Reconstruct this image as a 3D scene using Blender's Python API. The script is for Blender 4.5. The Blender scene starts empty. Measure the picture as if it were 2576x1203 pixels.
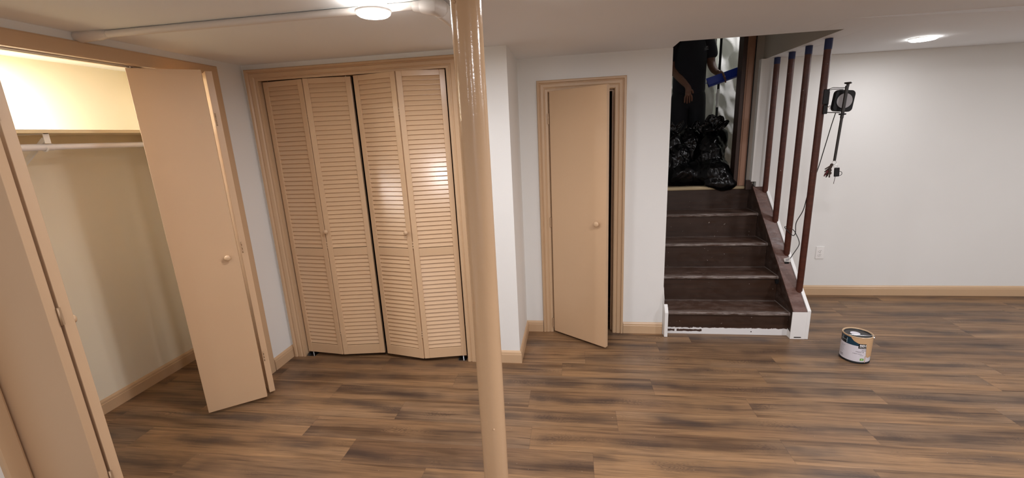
import bpy, bmesh, math, random
from mathutils import Vector, Matrix, noise
from math import sin, cos, pi, radians, sqrt, atan2
random.seed(7)
C = bpy.context.scene.collection
S = bpy.context.scene

# ------------------------------------------------------------------ camera
CAM_H = 1.62
F_PX, YAW, PITCH, ROLL = 1077.71, -0.148344733, 0.238675179, 0.0471437245
def cam_axes():
    cy, sy, cp, sp = cos(YAW), sin(YAW), cos(PITCH), sin(PITCH)
    fwd = Vector((sy*cp, cy*cp, -sp)); right = Vector((cy, -sy, 0)); down = fwd.cross(right)
    r2 = right*cos(ROLL) + down*sin(ROLL); d2 = -right*sin(ROLL) + down*cos(ROLL)
    return r2, -d2, -fwd
cd = bpy.data.cameras.new('camera'); cam = bpy.data.objects.new('camera', cd); C.objects.link(cam)
ax, ay, az = cam_axes()
cam.matrix_world = Matrix(((ax.x, ay.x, az.x, 0), (ax.y, ay.y, az.y, 0), (ax.z, ay.z, az.z, CAM_H), (0, 0, 0, 1)))
cd.sensor_width = 36; cd.sensor_fit = 'HORIZONTAL'; cd.lens = F_PX/2576*36
cd.clip_start = .02; cd.clip_end = 60
S.camera = cam

# ------------------------------------------------------------------ world, exposure
w = bpy.data.worlds.new('world'); S.world = w; w.use_nodes = True
w.node_tree.nodes['Background'].inputs[0].default_value = (.02, .018, .016, 1)
w.node_tree.nodes['Background'].inputs[1].default_value = .5
S.view_settings.view_transform = 'Standard'; S.view_settings.look = 'None'
S.view_settings.gamma = 1; S.view_settings.use_curve_mapping = False
S.view_settings.exposure = 0.20
S.cycles.use_denoising = True
S.cycles.max_bounces = 10; S.cycles.diffuse_bounces = 6; S.cycles.caustics_reflective = False; S.cycles.caustics_refractive = False
S.cycles.sample_clamp_indirect = 6

# ceiling lamps: (x, y, watt). The two first are in view, the unseen others are added to light the room.
CEIL = 2.155
ROOM_LAMPS = [(-.766, 1.748, 9), (2.41, 3.575, 4.5), (0, 1.78, 4), (-1.25, .85, 1.5), (.9, 1.45, 14), (.9, -.3, 27), (2.6, 1.5, 22), (-1.0, -1.4, 8), (3.9, .3, 7), (.6, -2.0, 26), (4.3, 2.4, 15)]
LAMP_COL = (1, .985, 1.03)
CLOSET_LAMP = (-2.79, 1.66, 19)
UPPER_LAMP = (1.95, 5.32, 3.42, 30)  # unseen lamp added upstairs to backlight the dust sheets

# ------------------------------------------------------------------ helpers
def srgb(r, g, b):
    f = lambda c: (c/255/12.92) if c/255 <= .04045 else ((c/255+.055)/1.055)**2.4
    return (f(r), f(g), f(b), 1)
def mat(name, col, rough=.5, metal=0, spec=.5, coat=0, emit=None, es=0):
    m = bpy.data.materials.new(name); m.use_nodes = True
    p = m.node_tree.nodes['Principled BSDF']
    p.inputs['Base Color'].default_value = col if len(col) == 4 else (*col, 1)
    p.inputs['Roughness'].default_value = rough; p.inputs['Metallic'].default_value = metal
    p.inputs['Specular IOR Level'].default_value = spec; p.inputs['Coat Weight'].default_value = coat
    if emit: p.inputs['Emission Color'].default_value = (*emit, 1); p.inputs['Emission Strength'].default_value = es
    return m
class NT:
    def __init__(s, m): s.t = m.node_tree; s.p = s.t.nodes['Principled BSDF']
    def n(s, typ, **k):
        nd = s.t.nodes.new(typ)
        for a, v in k.items(): setattr(nd, a, v)
        return nd
    def l(s, a, b): s.t.links.new(a, b)
    def v(s, val, sock):
        if isinstance(val, (int, float)): sock.default_value = val
        else: s.l(val, sock)
    def math(s, op, a, b=None, c=None):
        nd = s.n('ShaderNodeMath', operation=op); s.v(a, nd.inputs[0])
        if b is not None: s.v(b, nd.inputs[1])
        if c is not None: s.v(c, nd.inputs[2])
        return nd.outputs[0]
    def pos(s): return s.n('ShaderNodeNewGeometry').outputs['Position']
    def noise(s, vec, scale=5, detail=3, rough=.5, dist=0, dim='3D'):
        nd = s.n('ShaderNodeTexNoise'); nd.inputs['Scale'].default_value = scale; nd.inputs['Detail'].default_value = detail
        nd.inputs['Roughness'].default_value = rough; nd.inputs['Distortion'].default_value = dist
        if vec is not None: s.l(vec, nd.inputs['Vector'])
        return nd.outputs['Fac']
    def mapping(s, vec, sc=(1, 1, 1), loc=(0, 0, 0)):
        nd = s.n('ShaderNodeMapping'); nd.inputs['Scale'].default_value = sc; nd.inputs['Location'].default_value = loc
        s.l(vec, nd.inputs['Vector']); return nd.outputs[0]
    def ramp(s, fac, stops, interp='LINEAR'):
        nd = s.n('ShaderNodeValToRGB'); cr = nd.color_ramp; cr.interpolation = interp
        while len(cr.elements) < len(stops): cr.elements.new(.5)
        for e, (p, c) in zip(cr.elements, stops):
            e.position = p; e.color = c if len(c) == 4 else (*c, 1)
        s.l(fac, nd.inputs[0]); return nd.outputs[0]
    def mix(s, fac, a, b, blend='MIX'):
        nd = s.n('ShaderNodeMix', data_type='RGBA', blend_type=blend)
        s.v(fac, nd.inputs[0])
        for v, k in ((a, 6), (b, 7)):
            if isinstance(v, tuple): nd.inputs[k].default_value = v if len(v) == 4 else (*v, 1)
            else: s.l(v, nd.inputs[k])
        return nd.outputs[2]
    def bump(s, h, strength=.2, dist=.002):
        nd = s.n('ShaderNodeBump'); nd.inputs['Strength'].default_value = strength; nd.inputs['Distance'].default_value = dist
        s.l(h, nd.inputs['Height']); s.l(nd.outputs[0], s.p.inputs['Normal'])

# ------------------------------------------------------------------ materials
def paint(name, col, rough, scale=60, strength=.12, dist=.001, var=.04, spec=.5):
    m = mat(name, col, rough, spec=spec); g = NT(m); p = g.pos()
    a = g.noise(p, scale, 4, .6); g.bump(a, strength, dist)
    b = g.noise(p, 1.3, 3, .5)
    dark = tuple(c*(1-var*2) for c in col[:3]); lite = tuple(min(1, c*(1+var)) for c in col[:3])
    g.l(g.ramp(b, [(.3, dark), (.7, lite)]), g.p.inputs['Base Color'])
    return m
M = {}
M['wall'] = paint('wall_paint', srgb(228, 228, 225), .55, 220, .10, .0006, .01)
M['closet_wall'] = paint('closet_paint', srgb(236, 227, 206), .5, 200, .1, .0006, .01)
M['ceiling'] = paint('ceiling_paint', srgb(234, 238, 242), .8, 150, .12, .0006, .01)
M['trim'] = paint('tan_gloss_paint', srgb(198, 167, 133), .34, 90, .10, .0006, .02)
M['door'] = paint('tan_door_paint', srgb(202, 170, 136), .36, 130, .18, .0007, .02)
M['pole'] = paint('tan_enamel', srgb(190, 158, 124), .16, 26, .35, .003, .03)
M['drywall'] = paint('bare_drywall', srgb(168, 160, 150), .85, 60, .2, .001, .05)
M['pipe'] = paint('pipe_paint', srgb(212, 206, 200), .35, 60, .15, .001, .01)
M['white_board'] = paint('white_primer', srgb(232, 232, 230), .45, 120, .3, .001, .03)
M['rod'] = mat('white_enamel_rod', srgb(226, 224, 226), .25)
M['shelf'] = paint('cream_shelf', srgb(222, 206, 172), .5, 90, .1, .001, .02)
M['metal'] = mat('painted_hinge', srgb(178, 150, 120), .35, .3)
M['steel'] = mat('steel', (.6, .6, .6), .25, 1)
M['black'] = mat('black_plastic', (.008, .008, .009), .5, spec=.3)
M['blackrod'] = mat('black_powder_coat', (.02, .016, .014), .4)
M['greydisc'] = mat('grey_disc', srgb(178, 178, 182), .5)
M['white_plastic'] = mat('white_plastic', srgb(232, 231, 228), .3)
M['slot'] = mat('socket_slots', (.01, .01, .01), .6)
M['diffuser'] = mat('lamp_diffuser', (1, 1, 1), .5, emit=(1, .97, .93), es=26)
M['lamp_ring'] = mat('lamp_ring', srgb(235, 232, 228), .4)
M['bluetape'] = mat('blue_tape', srgb(24, 34, 76), .6)
M['cord'] = mat('black_cord', (.012, .011, .011), .45)
M['tag'] = mat('cord_tag', srgb(214, 212, 206), .5)
M['red'] = mat('red_key_cap', srgb(84, 20, 26), .5)
M['brass'] = mat('dull_key_metal', srgb(84, 72, 66), .35, .9)
M['dark'] = mat('interior_shade', srgb(60, 50, 44), .8)  # shade inside the two unlit closets, put into their wall colour

def louvre_mat():
    m = paint('louvre_gloss_paint', srgb(205, 173, 138), .26, 300, .05, .0005, .015); return m
M['louvre'] = louvre_mat()

def floor_mat():
    m = mat('vinyl_plank_floor', srgb(120, 92, 68), .42); g = NT(m); p = g.pos(); mt = g.math
    sx = g.n('ShaderNodeSeparateXYZ'); g.l(p, sx.inputs[0]); X, Y = sx.outputs[0], sx.outputs[1]
    W, L = .178, 1.307
    yr = mt('DIVIDE', mt('ADD', Y, .033), W); row = mt('FLOOR', yr)
    # stagger of the rows, as laid
    PH = {10: .083, 11: -.25, 12: .23, 13: -.29, 14: .488, 15: -.095, 16: .069, 17: .62, 18: -.42, 19: .33, 9: .55, 8: -.5, 7: .2}
    rr = random.Random(4)
    rows = list(range(2, 32)); ph = [(PH.get(r, rr.uniform(-.6, .6)) % L)/L for r in rows]
    st = [(i/32, (v, v, v)) for i, v in enumerate(ph)]
    cr = g.ramp(mt('DIVIDE', mt('ADD', mt('SUBTRACT', row, 2), .5), 32), st, 'CONSTANT')
    sc = g.n('ShaderNodeSeparateColor'); g.l(cr, sc.inputs[0])
    xo = mt('SUBTRACT', X, mt('MULTIPLY', sc.outputs[0], L))
    xr = mt('DIVIDE', xo, L); col = mt('FLOOR', xr)
    cv = g.n('ShaderNodeCombineXYZ'); g.l(row, cv.inputs[0]); g.l(col, cv.inputs[1])
    idn = g.n('ShaderNodeTexWhiteNoise', noise_dimensions='2D'); g.l(cv.outputs[0], idn.inputs['Vector']); rid = idn.outputs['Value']
    ic = g.n('ShaderNodeSeparateColor'); g.l(idn.outputs['Color'], ic.inputs[0]); r2, r3 = ic.outputs[0], ic.outputs[1]
    fy = mt('FRACT', yr); fx = mt('FRACT', xr)
    off = mt('MULTIPLY', rid, 37.0)
    def vec(a, b, c):
        n = g.n('ShaderNodeCombineXYZ'); g.v(a, n.inputs[0]); g.v(b, n.inputs[1]); g.v(c, n.inputs[2]); return n.outputs[0]
    PX = mt('ADD', X, off)
    # heart line that wanders along each plank
    wan = g.noise(vec(mt('MULTIPLY', PX, 1.7), mt('MULTIPLY', off, .3), 0.0), 1.0, 3, .5)
    ctr = mt('ADD', mt('ADD', .5, mt('MULTIPLY', mt('SUBTRACT', wan, .5), 1.15)), mt('MULTIPLY', mt('SUBTRACT', r2, .5), .35))
    sd = mt('SUBTRACT', fy, ctr); d = mt('ABSOLUTE', sd)
    along = g.noise(vec(mt('MULTIPLY', PX, 2.1), off, 4.0), 1.0, 3, .55)
    edge = g.noise(vec(mt('MULTIPLY', PX, 5), mt('MULTIPLY', Y, 95), off), 1.0, 4, .65)
    dd = mt('ADD', d, mt('MULTIPLY', mt('SUBTRACT', edge, .5), .55))
    band = g.ramp(dd, [(.00, (1, 1, 1)), (.07, (.9,)*3), (.24, (.35,)*3), (.42, (0, 0, 0))])
    al = g.ramp(along, [(.36, (0, 0, 0)), (.60, (1, 1, 1))])
    bandm = mt('MULTIPLY', band, al)
    # feathered cathedral marks inside the band
    chev = mt('SINE', mt('ADD', mt('ADD', mt('MULTIPLY', PX, 210), mt('MULTIPLY', d, 70)), mt('MULTIPLY', g.noise(vec(mt('MULTIPLY', PX, 5), mt('MULTIPLY', Y, 22), off), 1.0, 3, .6), 60)))
    cm = g.noise(vec(mt('MULTIPLY', PX, 3.1), off, 9.0), 1.0, 2, .5)
    chevm = mt('MULTIPLY', mt('MULTIPLY', mt('MAXIMUM', chev, 0.0), g.ramp(cm, [(.50, (0, 0, 0)), (.62, (1, 1, 1))])), g.ramp(d, [(.0, (1, 1, 1)), (.10, (.5,)*3), (.26, (0, 0, 0))]))
    # straight fibres
    wob = mt('MULTIPLY', g.noise(vec(mt('MULTIPLY', PX, 1.6), mt('MULTIPLY', Y, 5), off), 1.0, 2, .5), .05)
    YY = mt('ADD', Y, wob)
    f1 = g.noise(vec(mt('MULTIPLY', PX, 1.8), mt('MULTIPLY', YY, 60), off), 1.0, 4, .62)
    f2 = g.noise(vec(mt('MULTIPLY', PX, 7), mt('MULTIPLY', YY, 260), off), 1.0, 3, .65)
    f3 = g.noise(vec(mt('MULTIPLY', PX, 1.0), mt('MULTIPLY', YY, 16), off), 1.0, 3, .55)
    tone = g.noise(vec(mt('MULTIPLY', PX, .9), mt('MULTIPLY', Y, 4), off), 1.0, 2, .5)
    base = g.ramp(tone, [(.30, srgb(126, 97, 71)), (.5, srgb(144, 113, 82)), (.70, srgb(135, 110, 86))])
    c = g.mix(1.0, base, g.ramp(f3, [(.32, (.48, .45, .44)), (.45, (.88, .87, .86)), (.66, (1.10, 1.09, 1.07))]), 'MULTIPLY')
    c = g.mix(.9, c, g.ramp(f1, [(.30, (.34, .30, .28)), (.43, (.84, .83, .82)), (.70, (1.13, 1.12, 1.11))]), 'MULTIPLY')
    c = g.mix(.8, c, g.ramp(f2, [(.32, (.66, .64, .63)), (.52, (1, 1, 1)), (.75, (1.12, 1.11, 1.10))]), 'MULTIPLY')
    darkc = g.mix(r3, srgb(54, 40, 34), srgb(58, 50, 48))
    c = g.mix(mt('MULTIPLY', bandm, .78), c, darkc)
    c = g.mix(mt('MULTIPLY', chevm, .62), c, srgb(58, 42, 36))
    c = g.mix(1.0, c, g.ramp(rid, [(0, (.82, .81, .83)), (.5, (.98, .97, .96)), (1, (1.10, 1.08, 1.03))]), 'MULTIPLY')
    ey = mt('LESS_THAN', mt('MINIMUM', fy, mt('SUBTRACT', 1, fy)), .006)
    ex = mt('LESS_THAN', mt('MINIMUM', fx, mt('SUBTRACT', 1, fx)), .0009)
    seam = mt('MAXIMUM', ey, ex); c = g.mix(mt('MULTIPLY', seam, .35), c, srgb(60, 45, 36))
    spm = mt('GREATER_THAN', g.noise(p, 95, 1, .5), .80); c = g.mix(mt('MULTIPLY', spm, .5), c, srgb(200, 185, 170))
    g.l(c, g.p.inputs['Base Color'])
    g.l(g.ramp(f1, [(.3, (.46,)*3), (.7, (.34,)*3)]), g.p.inputs['Roughness'])
    g.bump(mt('SUBTRACT', mt('ADD', mt('MULTIPLY', f1, .6), mt('MULTIPLY', f2, .5)), mt('MULTIPLY', seam, .8)), .2, .001)
    return m
M['floor'] = floor_mat()

def stair_mat(name, base, dust, amount, sx=6, lines=False):
    m = mat(name, base, .42); g = NT(m); p = g.pos()
    grain = g.noise(g.mapping(p, (1.2, 22, 22)), 2.0, 3, .5)
    c = g.ramp(grain, [(.3, tuple(v*.78 for v in base[:3])), (.7, tuple(v*1.2 for v in base[:3]))])
    d = g.noise(g.mapping(p, (1.5, 3, 3)), sx, 6, .72)
    c = g.mix(g.ramp(d, [(.46, (0, 0, 0)), (.78, (amount,)*3)]), c, dust)
    if lines:                       # dust caught along the nosing, the back joint and the stringer
        q = g.n('ShaderNodeSeparateXYZ'); g.l(p, q.inputs[0])
        fr = g.math('FRACT', g.math('DIVIDE', g.math('SUBTRACT', q.outputs[1], 3.305), .243))
        n2 = g.noise(g.mapping(p, (2, 30, 10)), 5, 4, .7)
        l1 = g.ramp(fr, [(0, (1, 1, 1)), (.05, (.55,)*3), (.11, (.75,)*3), (.16, (0, 0, 0)), (.93, (0, 0, 0)), (.985, (.9,)*3)])
        l2 = g.ramp(q.outputs[0], [(0, (0, 0, 0)), (1, (0, 0, 0))])
        xs_ = g.math('GREATER_THAN', q.outputs[0], 1.624)
        lm_ = g.math('MAXIMUM', g.math('MULTIPLY', l1, g.ramp(n2, [(.42, (0, 0, 0)), (.62, (1, 1, 1))])), g.math('MULTIPLY', xs_, .8))
        c = g.mix(g.math('MULTIPLY', lm_, .75), c, srgb(150, 140, 134))
    sp = g.noise(p, 60, 2, .6); c = g.mix(g.ramp(sp, [(.735, (0, 0, 0)), (.76, (.75,)*3)]), c, srgb(180, 172, 165))
    g.l(c, g.p.inputs['Base Color'])
    g.l(g.ramp(d, [(.3, (.30,)*3), (.7, (.62,)*3)]), g.p.inputs['Roughness'])
    g.bump(d, .25, .002); return m
M['riser'] = stair_mat('dark_stained_riser', srgb(50, 31, 20), srgb(84, 64, 50), .18)
M['tread'] = stair_mat('worn_dark_tread', srgb(68, 47, 36), srgb(130, 112, 102), .45, 6, True)
M['stringer'] = stair_mat('brown_stringer', srgb(52, 36, 28), srgb(120, 106, 98), .45)
M['stringer_cap'] = stair_mat('red_brown_cap', srgb(92, 64, 55), srgb(150, 132, 125), .4)
M['baluster'] = stair_mat('mahogany_stain', srgb(74, 35, 23), srgb(90, 52, 38), .2, 3)
M['landing'] = stair_mat('landing_boards', srgb(105, 80, 62), srgb(150, 140, 130), .4)
M['nosing'] = mat('tan_metal_nosing', srgb(190, 172, 138), .35)
def toe_mat():
    m = mat('ragged_white_paint', srgb(225, 225, 224), .5); g = NT(m); p = g.pos()
    sx = g.n('ShaderNodeSeparateXYZ'); g.l(p, sx.inputs[0]); X, Z = sx.outputs[0], sx.outputs[2]
    n = g.noise(g.mapping(p, (3, 1, 6)), 9, 5, .65)
    # bare brown wood above a ragged edge and in a long bare patch at the left end
    edge = g.math('GREATER_THAN', g.math('ADD', Z, g.math('MULTIPLY', g.math('SUBTRACT', n, .5), .03)), .055)
    inx = g.math('LESS_THAN', g.math('ABSOLUTE', g.math('SUBTRACT', X, .86)), .14)
    zz = g.math('LESS_THAN', g.math('ABSOLUTE', g.math('ADD', g.math('SUBTRACT', Z, .032), g.math('MULTIPLY', g.math('SUBTRACT', n, .5), .02))), .009)
    gap = g.math('GREATER_THAN', g.math('ABSOLUTE', g.math('SUBTRACT', X, .80)), .008)
    patch = g.math('MULTIPLY', g.math('MULTIPLY', inx, zz), gap)
    hole = g.math('LESS_THAN', g.math('ADD', g.math('POWER', g.math('SUBTRACT', X, 1.37), 2), g.math('POWER', g.math('SUBTRACT', Z, .027), 2)), .000025)
    msk = g.math('MAXIMUM', g.math('MAXIMUM', edge, patch), hole)
    g.l(g.mix(msk, srgb(222, 222, 222), srgb(64, 44, 35)), g.p.inputs['Base Color']); return m
M['toe'] = toe_mat()
def bag_mat():
    m = mat('black_bin_liner', (.0018, .0018, .0022), .2, spec=.2); g = NT(m); p = g.pos()
    a = g.noise(g.mapping(p, (1.6, 1, .8)), 6, 2, .45, 1.2)
    g.bump(a, .18, .03); return m
M['bag'] = bag_mat()
def sheet_mat():
    m = mat('clear_poly_sheet', srgb(205, 203, 200), .22, spec=.6); g = NT(m); p = g.pos()
    a = g.noise(g.mapping(p, (3.5, 1, 2.2)), 6, 4, .6, 2.2); g.bump(a, .8, .02)
    g.p.inputs['Alpha'].default_value = .92
    tr = g.n('ShaderNodeBsdfTranslucent'); tr.inputs['Color'].default_value = srgb(215, 213, 210)
    mx = g.n('ShaderNodeMixShader'); mx.inputs[0].default_value = .55
    g.l(g.p.outputs[0], mx.inputs[1]); g.l(tr.outputs[0], mx.inputs[2]); g.l(mx.outputs[0], g.t.nodes['Material Output'].inputs[0])
    return m
M['sheet'] = sheet_mat()
M['skin'] = paint('skin', srgb(120, 84, 68), .5, 80, .1, .0006, .04)
M['shirt'] = paint('navy_shirt', srgb(20, 21, 33), .85, 60, .3, .002, .1)
M['trousers'] = paint('dark_trousers', srgb(17, 18, 27), .85, 60, .3, .002, .1)
M['hair'] = mat('dark_hair', srgb(35, 26, 22), .6)
M['shoe'] = mat('work_boot', srgb(45, 35, 28), .6)
M['eye'] = mat('eye', srgb(230, 228, 224), .2)
M['print'] = mat('pale_chest_print', srgb(150, 155, 165), .7)
M['blueplastic'] = mat('blue_plastic', srgb(22, 54, 160), .3)
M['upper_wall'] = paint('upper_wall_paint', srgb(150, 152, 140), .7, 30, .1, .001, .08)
M['jamb_dark'] = paint('dark_brown_jamb', srgb(58, 40, 34), .5, 60, .1, .001, .05)
M['oldcase'] = paint('aged_tan_casing', srgb(140, 104, 82), .5, 40, .15, .001, .05)
M['lid'] = mat('can_lid', (.015, .015, .016), .35)
M['canmetal'] = mat('paint_smeared_rim', srgb(210, 180, 145), .35, .2)
M['label_white'] = mat('can_label_white', srgb(214, 212, 220), .35)
M['label_teal'] = paint('can_label_teal', srgb(14, 60, 82), .3, 30, 0, .001, .15)
M['label_black'] = mat('can_label_black', (.006, .008, .01), .3)
M['label_grey'] = mat('can_label_grey', srgb(150, 165, 170), .4)
M['ink'] = mat('label_ink', srgb(90, 88, 96), .5)
M['ink_white'] = mat('label_white_ink', srgb(240, 240, 240), .4)
M['green'] = mat('label_green', srgb(105, 170, 70), .4)
M['drip'] = mat('tan_paint_drip', srgb(200, 165, 125), .3)
M['kraft'] = mat('paint_chip', srgb(214, 205, 192), .6)

# ------------------------------------------------------------------ geometry
class MB:
    def __init__(s): s.v = []; s.f = []; s.m = []; s.smooth = []
    def add(s, vs, fs, mi=0, smooth=False):
        o = len(s.v); s.v += [Vector(v) for v in vs]
        for f in fs: s.f.append([o+i for i in f]); s.m.append(mi); s.smooth.append(smooth)
        return s
    def box(s, x0, x1, y0, y1, z0, z1, mi=0):
        vs = [(x, y, z) for z in (z0, z1) for y in (y0, y1) for x in (x0, x1)]
        return s.add(vs, [(0, 2, 3, 1), (4, 5, 7, 6), (0, 1, 5, 4), (2, 6, 7, 3), (0, 4, 6, 2), (1, 3, 7, 5)], mi)
    def obox(s, c, ux, uy, uz, mi=0):
        c, ux, uy, uz = map(Vector, (c, ux, uy, uz))
        vs = [c+ux*a+uy*b+uz*d for d in (-1, 1) for b in (-1, 1) for a in (-1, 1)]
        return s.add(vs, [(0, 2, 3, 1), (4, 5, 7, 6), (0, 1, 5, 4), (2, 6, 7, 3), (0, 4, 6, 2), (1, 3, 7, 5)], mi)
    def prism(s, poly, d, mi=0):
        d = Vector(d); n = len(poly); p = [Vector(q) for q in poly]; vs = p+[q+d for q in p]
        fs = [tuple(range(n))[::-1], tuple(range(n, 2*n))]+[(i, (i+1) % n, n+(i+1) % n, n+i) for i in range(n)]
        return s.add(vs, fs, mi)
    def tube(s, pts, r, n=12, caps=True, mi=0, smooth=True):
        pts = [Vector(p) for p in pts]; rs = r if isinstance(r, (list, tuple)) else [r]*len(pts)
        t0 = (pts[1]-pts[0]).normalized(); a = t0.orthogonal().normalized(); rings = []
        for i, p in enumerate(pts):
            t = (pts[min(i+1, len(pts)-1)]-pts[max(i-1, 0)]).normalized()
            a = (a-t*a.dot(t)); a = a.normalized() if a.length > 1e-6 else t.orthogonal().normalized()
            b = t.cross(a); rings.append([p+(a*cos(2*pi*k/n)+b*sin(2*pi*k/n))*rs[i] for k in range(n)])
        vs = [v for rg in rings for v in rg]; fs = []
        for i in range(len(pts)-1):
            for k in range(n): fs.append((i*n+k, i*n+(k+1) % n, (i+1)*n+(k+1) % n, (i+1)*n+k))
        s.add(vs, fs, mi, smooth)
        if caps:
            s.add(rings[0], [tuple(range(n))[::-1]], mi); s.add(rings[-1], [tuple(range(n))], mi)
        return s
    def lathe(s, prof, c, axis=(0, 0, 1), n=32, mi=0, smooth=True):
        c = Vector(c); ax_ = Vector(axis).normalized(); a = ax_.orthogonal().normalized(); b = ax_.cross(a)
        vs = []; fs = []
        for r, h in prof:
            for k in range(n): vs.append(c+ax_*h+(a*cos(2*pi*k/n)+b*sin(2*pi*k/n))*r)
        for i in range(len(prof)-1):
            for k in range(n): fs.append((i*n+k, i*n+(k+1) % n, (i+1)*n+(k+1) % n, (i+1)*n+k))
        return s.add(vs, fs, mi, smooth)
    def build(s, name, mats, parent=None, bevel=0, seg=2, sharp=35):
        off = Vector((0, 0, 0))
        if parent is not None:
            q = parent
            while q is not None: off += q.location; q = q.parent
        me = bpy.data.meshes.new(name); me.from_pydata([v-off for v in s.v], [], s.f)
        for i, m in enumerate(mats if isinstance(mats, (list, tuple)) else [mats]): me.materials.append(m)
        for p, mi, sm in zip(me.polygons, s.m, s.smooth): p.material_index = mi; p.use_smooth = sm
        bm = bmesh.new(); bm.from_mesh(me)
        bmesh.ops.remove_doubles(bm, verts=bm.verts, dist=1e-5)
        bmesh.ops.recalc_face_normals(bm, faces=bm.faces)
        for e in bm.edges:
            if len(e.link_faces) == 2 and e.calc_face_angle(0) > radians(sharp): e.smooth = False
        bm.to_mesh(me); bm.free()
        o = bpy.data.objects.new(name, me); C.objects.link(o)
        if parent is not None: o.parent = parent
        if bevel:
            b = o.modifiers.new('bevel', 'BEVEL'); b.width = bevel; b.segments = seg; b.limit_method = 'ANGLE'; b.angle_limit = radians(50)
        return o
def smooth_path(pts, k=5):
    pts = [Vector(p) for p in pts]; out = []
    for i in range(len(pts)-1):
        p0, p1, p2, p3 = pts[max(i-1, 0)], pts[i], pts[i+1], pts[min(i+2, len(pts)-1)]
        for j in range(k):
            t = j/k; out.append(.5*((2*p1)+(p2-p0)*t+(2*p0-5*p1+4*p2-p3)*t*t+(3*p1-p0-3*p2+p3)*t**3))
    return out+[pts[-1]]
def thing(name, label, cat, loc=(0, 0, 0), group=None):
    o = bpy.data.objects.new(name, None); C.objects.link(o); o.location = loc; o.empty_display_size = .05
    o['label'] = label; o['category'] = cat
    if group: o['group'] = group
    return o
def tag(o, label, cat, group=None):
    o['label'] = label; o['category'] = cat
    if group: o['group'] = group
    return o
def struct(o): o['kind'] = 'structure'; return o

# ------------------------------------------------------------------ room shell
XL, YB, YA, XA, YR, XW = -2.21, 2.805, 3.325, -.40, 4.215, .695
XR, YF = 5.0, -2.8
HX0, HX1, HY0, HY1 = .69, 1.655, 3.11, 4.28      # stairwell hole in the ceiling
UP = 3.45
struct(MB().box(-3.2, XR+.15, YF-.15, 5.0, -.1, 0).build('floor', M['floor']))
c = MB(); T = .09
c.box(-3.2, XR+.1, YF-.1, HY0, CEIL, CEIL+T); c.box(-3.2, HX0, HY0, 4.4, CEIL, CEIL+T); c.box(HX1, XR+.1, HY0, 4.4, CEIL, CEIL+T)
struct(c.build('ceiling', M['ceiling']))
# lowered ceiling panel that tapers away towards the stairwell
w_ = MB(); x0, x1, y0 = 1.50, XR, 2.80; hy = HY0-.02
top = [(x0, y0), (x1, y0+.10), (x1, YR-.001), (1.80, YR-.001), (1.80, hy), (x0, hy)]; dep = [.0006, .085, .012, .0006, .0006, .0006]
w_.add([(x, y, CEIL-d) for (x, y), d in zip(top, dep)]+[(x, y, CEIL+.002) for x, y in top],
       [(0, 4, 5), (0, 1, 4), (1, 3, 4), (1, 2, 3)]+[(i, (i+1) % 6, 6+(i+1) % 6, 6+i) for i in range(6)])
struct(w_.build('trim_9', M['ceiling']))

def wall(name, m, boxes):
    b = MB()
    for bx in boxes: b.box(*bx)
    return struct(b.build(name, m))
O1 = (1.17, 2.525, 2.055)       # plain closet opening in the left wall: y0, y1, top
O2 = (-2.101, -.782, 2.052)      # louvred closet opening
O3 = (-.19, .313, 1.922)        # small door opening
wall('wall_left', M['wall'], [(XL-.1, XL, YF, O1[0], 0, CEIL), (XL-.1, XL, O1[1], YB, 0, CEIL), (XL-.1, XL, O1[0], O1[1], O1[2], CEIL)])
wall('wall_back', M['wall'], [(XL-.1, O2[0], YB, YB+.1, 0, CEIL), (O2[1], XA, YB, YB+.1, 0, CEIL), (O2[0], O2[1], YB, YB+.1, O2[2], CEIL)])
wall('wall_alcove', M['wall'], [(XA-.1, XA, YB+.1, YR, 0, CEIL)])
wall('wall_center', M['wall'], [(XA, O3[0], YA, YA+.1, 0, CEIL), (O3[1], XW, YA, YA+.1, 0, CEIL), (O3[0], O3[1], YA, YA+.1, O3[2], CEIL)])
wall('wall_stair', M['wall'], [(XW-.1, XW, YA+.1, HY1, 0, UP)])
wall('wall_right', M['wall'], [(1.66, XR, YR, YR+.053, 0, CEIL), (1.618, 1.66, YR, YR+.053, 1.10, CEIL)])
wall('wall_far_right', M['wall'], [(XR, XR+.1, YF, YR+.1, 0, CEIL)])
wall('wall_front', M['wall'], [(XL, XR, YF-.1, YF, 0, CEIL)])
wall('wall_closet', M['closet_wall'], [(-3.1, -3.0, .85, 2.85, 0, CEIL), (-3.0, XL-.1, .85, .95, 0, CEIL), (-3.0, XL-.1, 2.71, 2.80, 0, CEIL)])
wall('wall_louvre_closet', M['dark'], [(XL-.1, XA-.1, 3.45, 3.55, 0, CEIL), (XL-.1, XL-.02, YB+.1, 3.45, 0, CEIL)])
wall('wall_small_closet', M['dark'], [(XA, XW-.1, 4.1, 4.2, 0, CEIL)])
# stairwell above the ceiling line, and the upstairs space behind the doorway
wall('wall_stairwell', M['drywall'], [(HX1-.002, HX1+.1, HY0-.1, YR+.065, CEIL+.0005, UP), (XW-.1, HX1, HY0-.1, HY0, CEIL+T, UP), (XW-.1, XW, HY0, YA+.1, CEIL+T, UP)])
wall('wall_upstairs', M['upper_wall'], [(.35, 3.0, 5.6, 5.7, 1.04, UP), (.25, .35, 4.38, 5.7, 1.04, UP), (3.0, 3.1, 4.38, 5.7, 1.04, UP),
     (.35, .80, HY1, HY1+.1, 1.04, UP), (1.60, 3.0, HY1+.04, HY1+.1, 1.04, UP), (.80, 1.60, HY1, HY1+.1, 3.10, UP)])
wall('ceiling_upstairs', M['ceiling'], [(.25, 3.1, HY0-.1, 5.7, UP, UP+.08)])
wall('floor_upstairs', M['landing'], [(.25, 3.1, HY1+.02, 5.7, .96, 1.053)])
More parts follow.
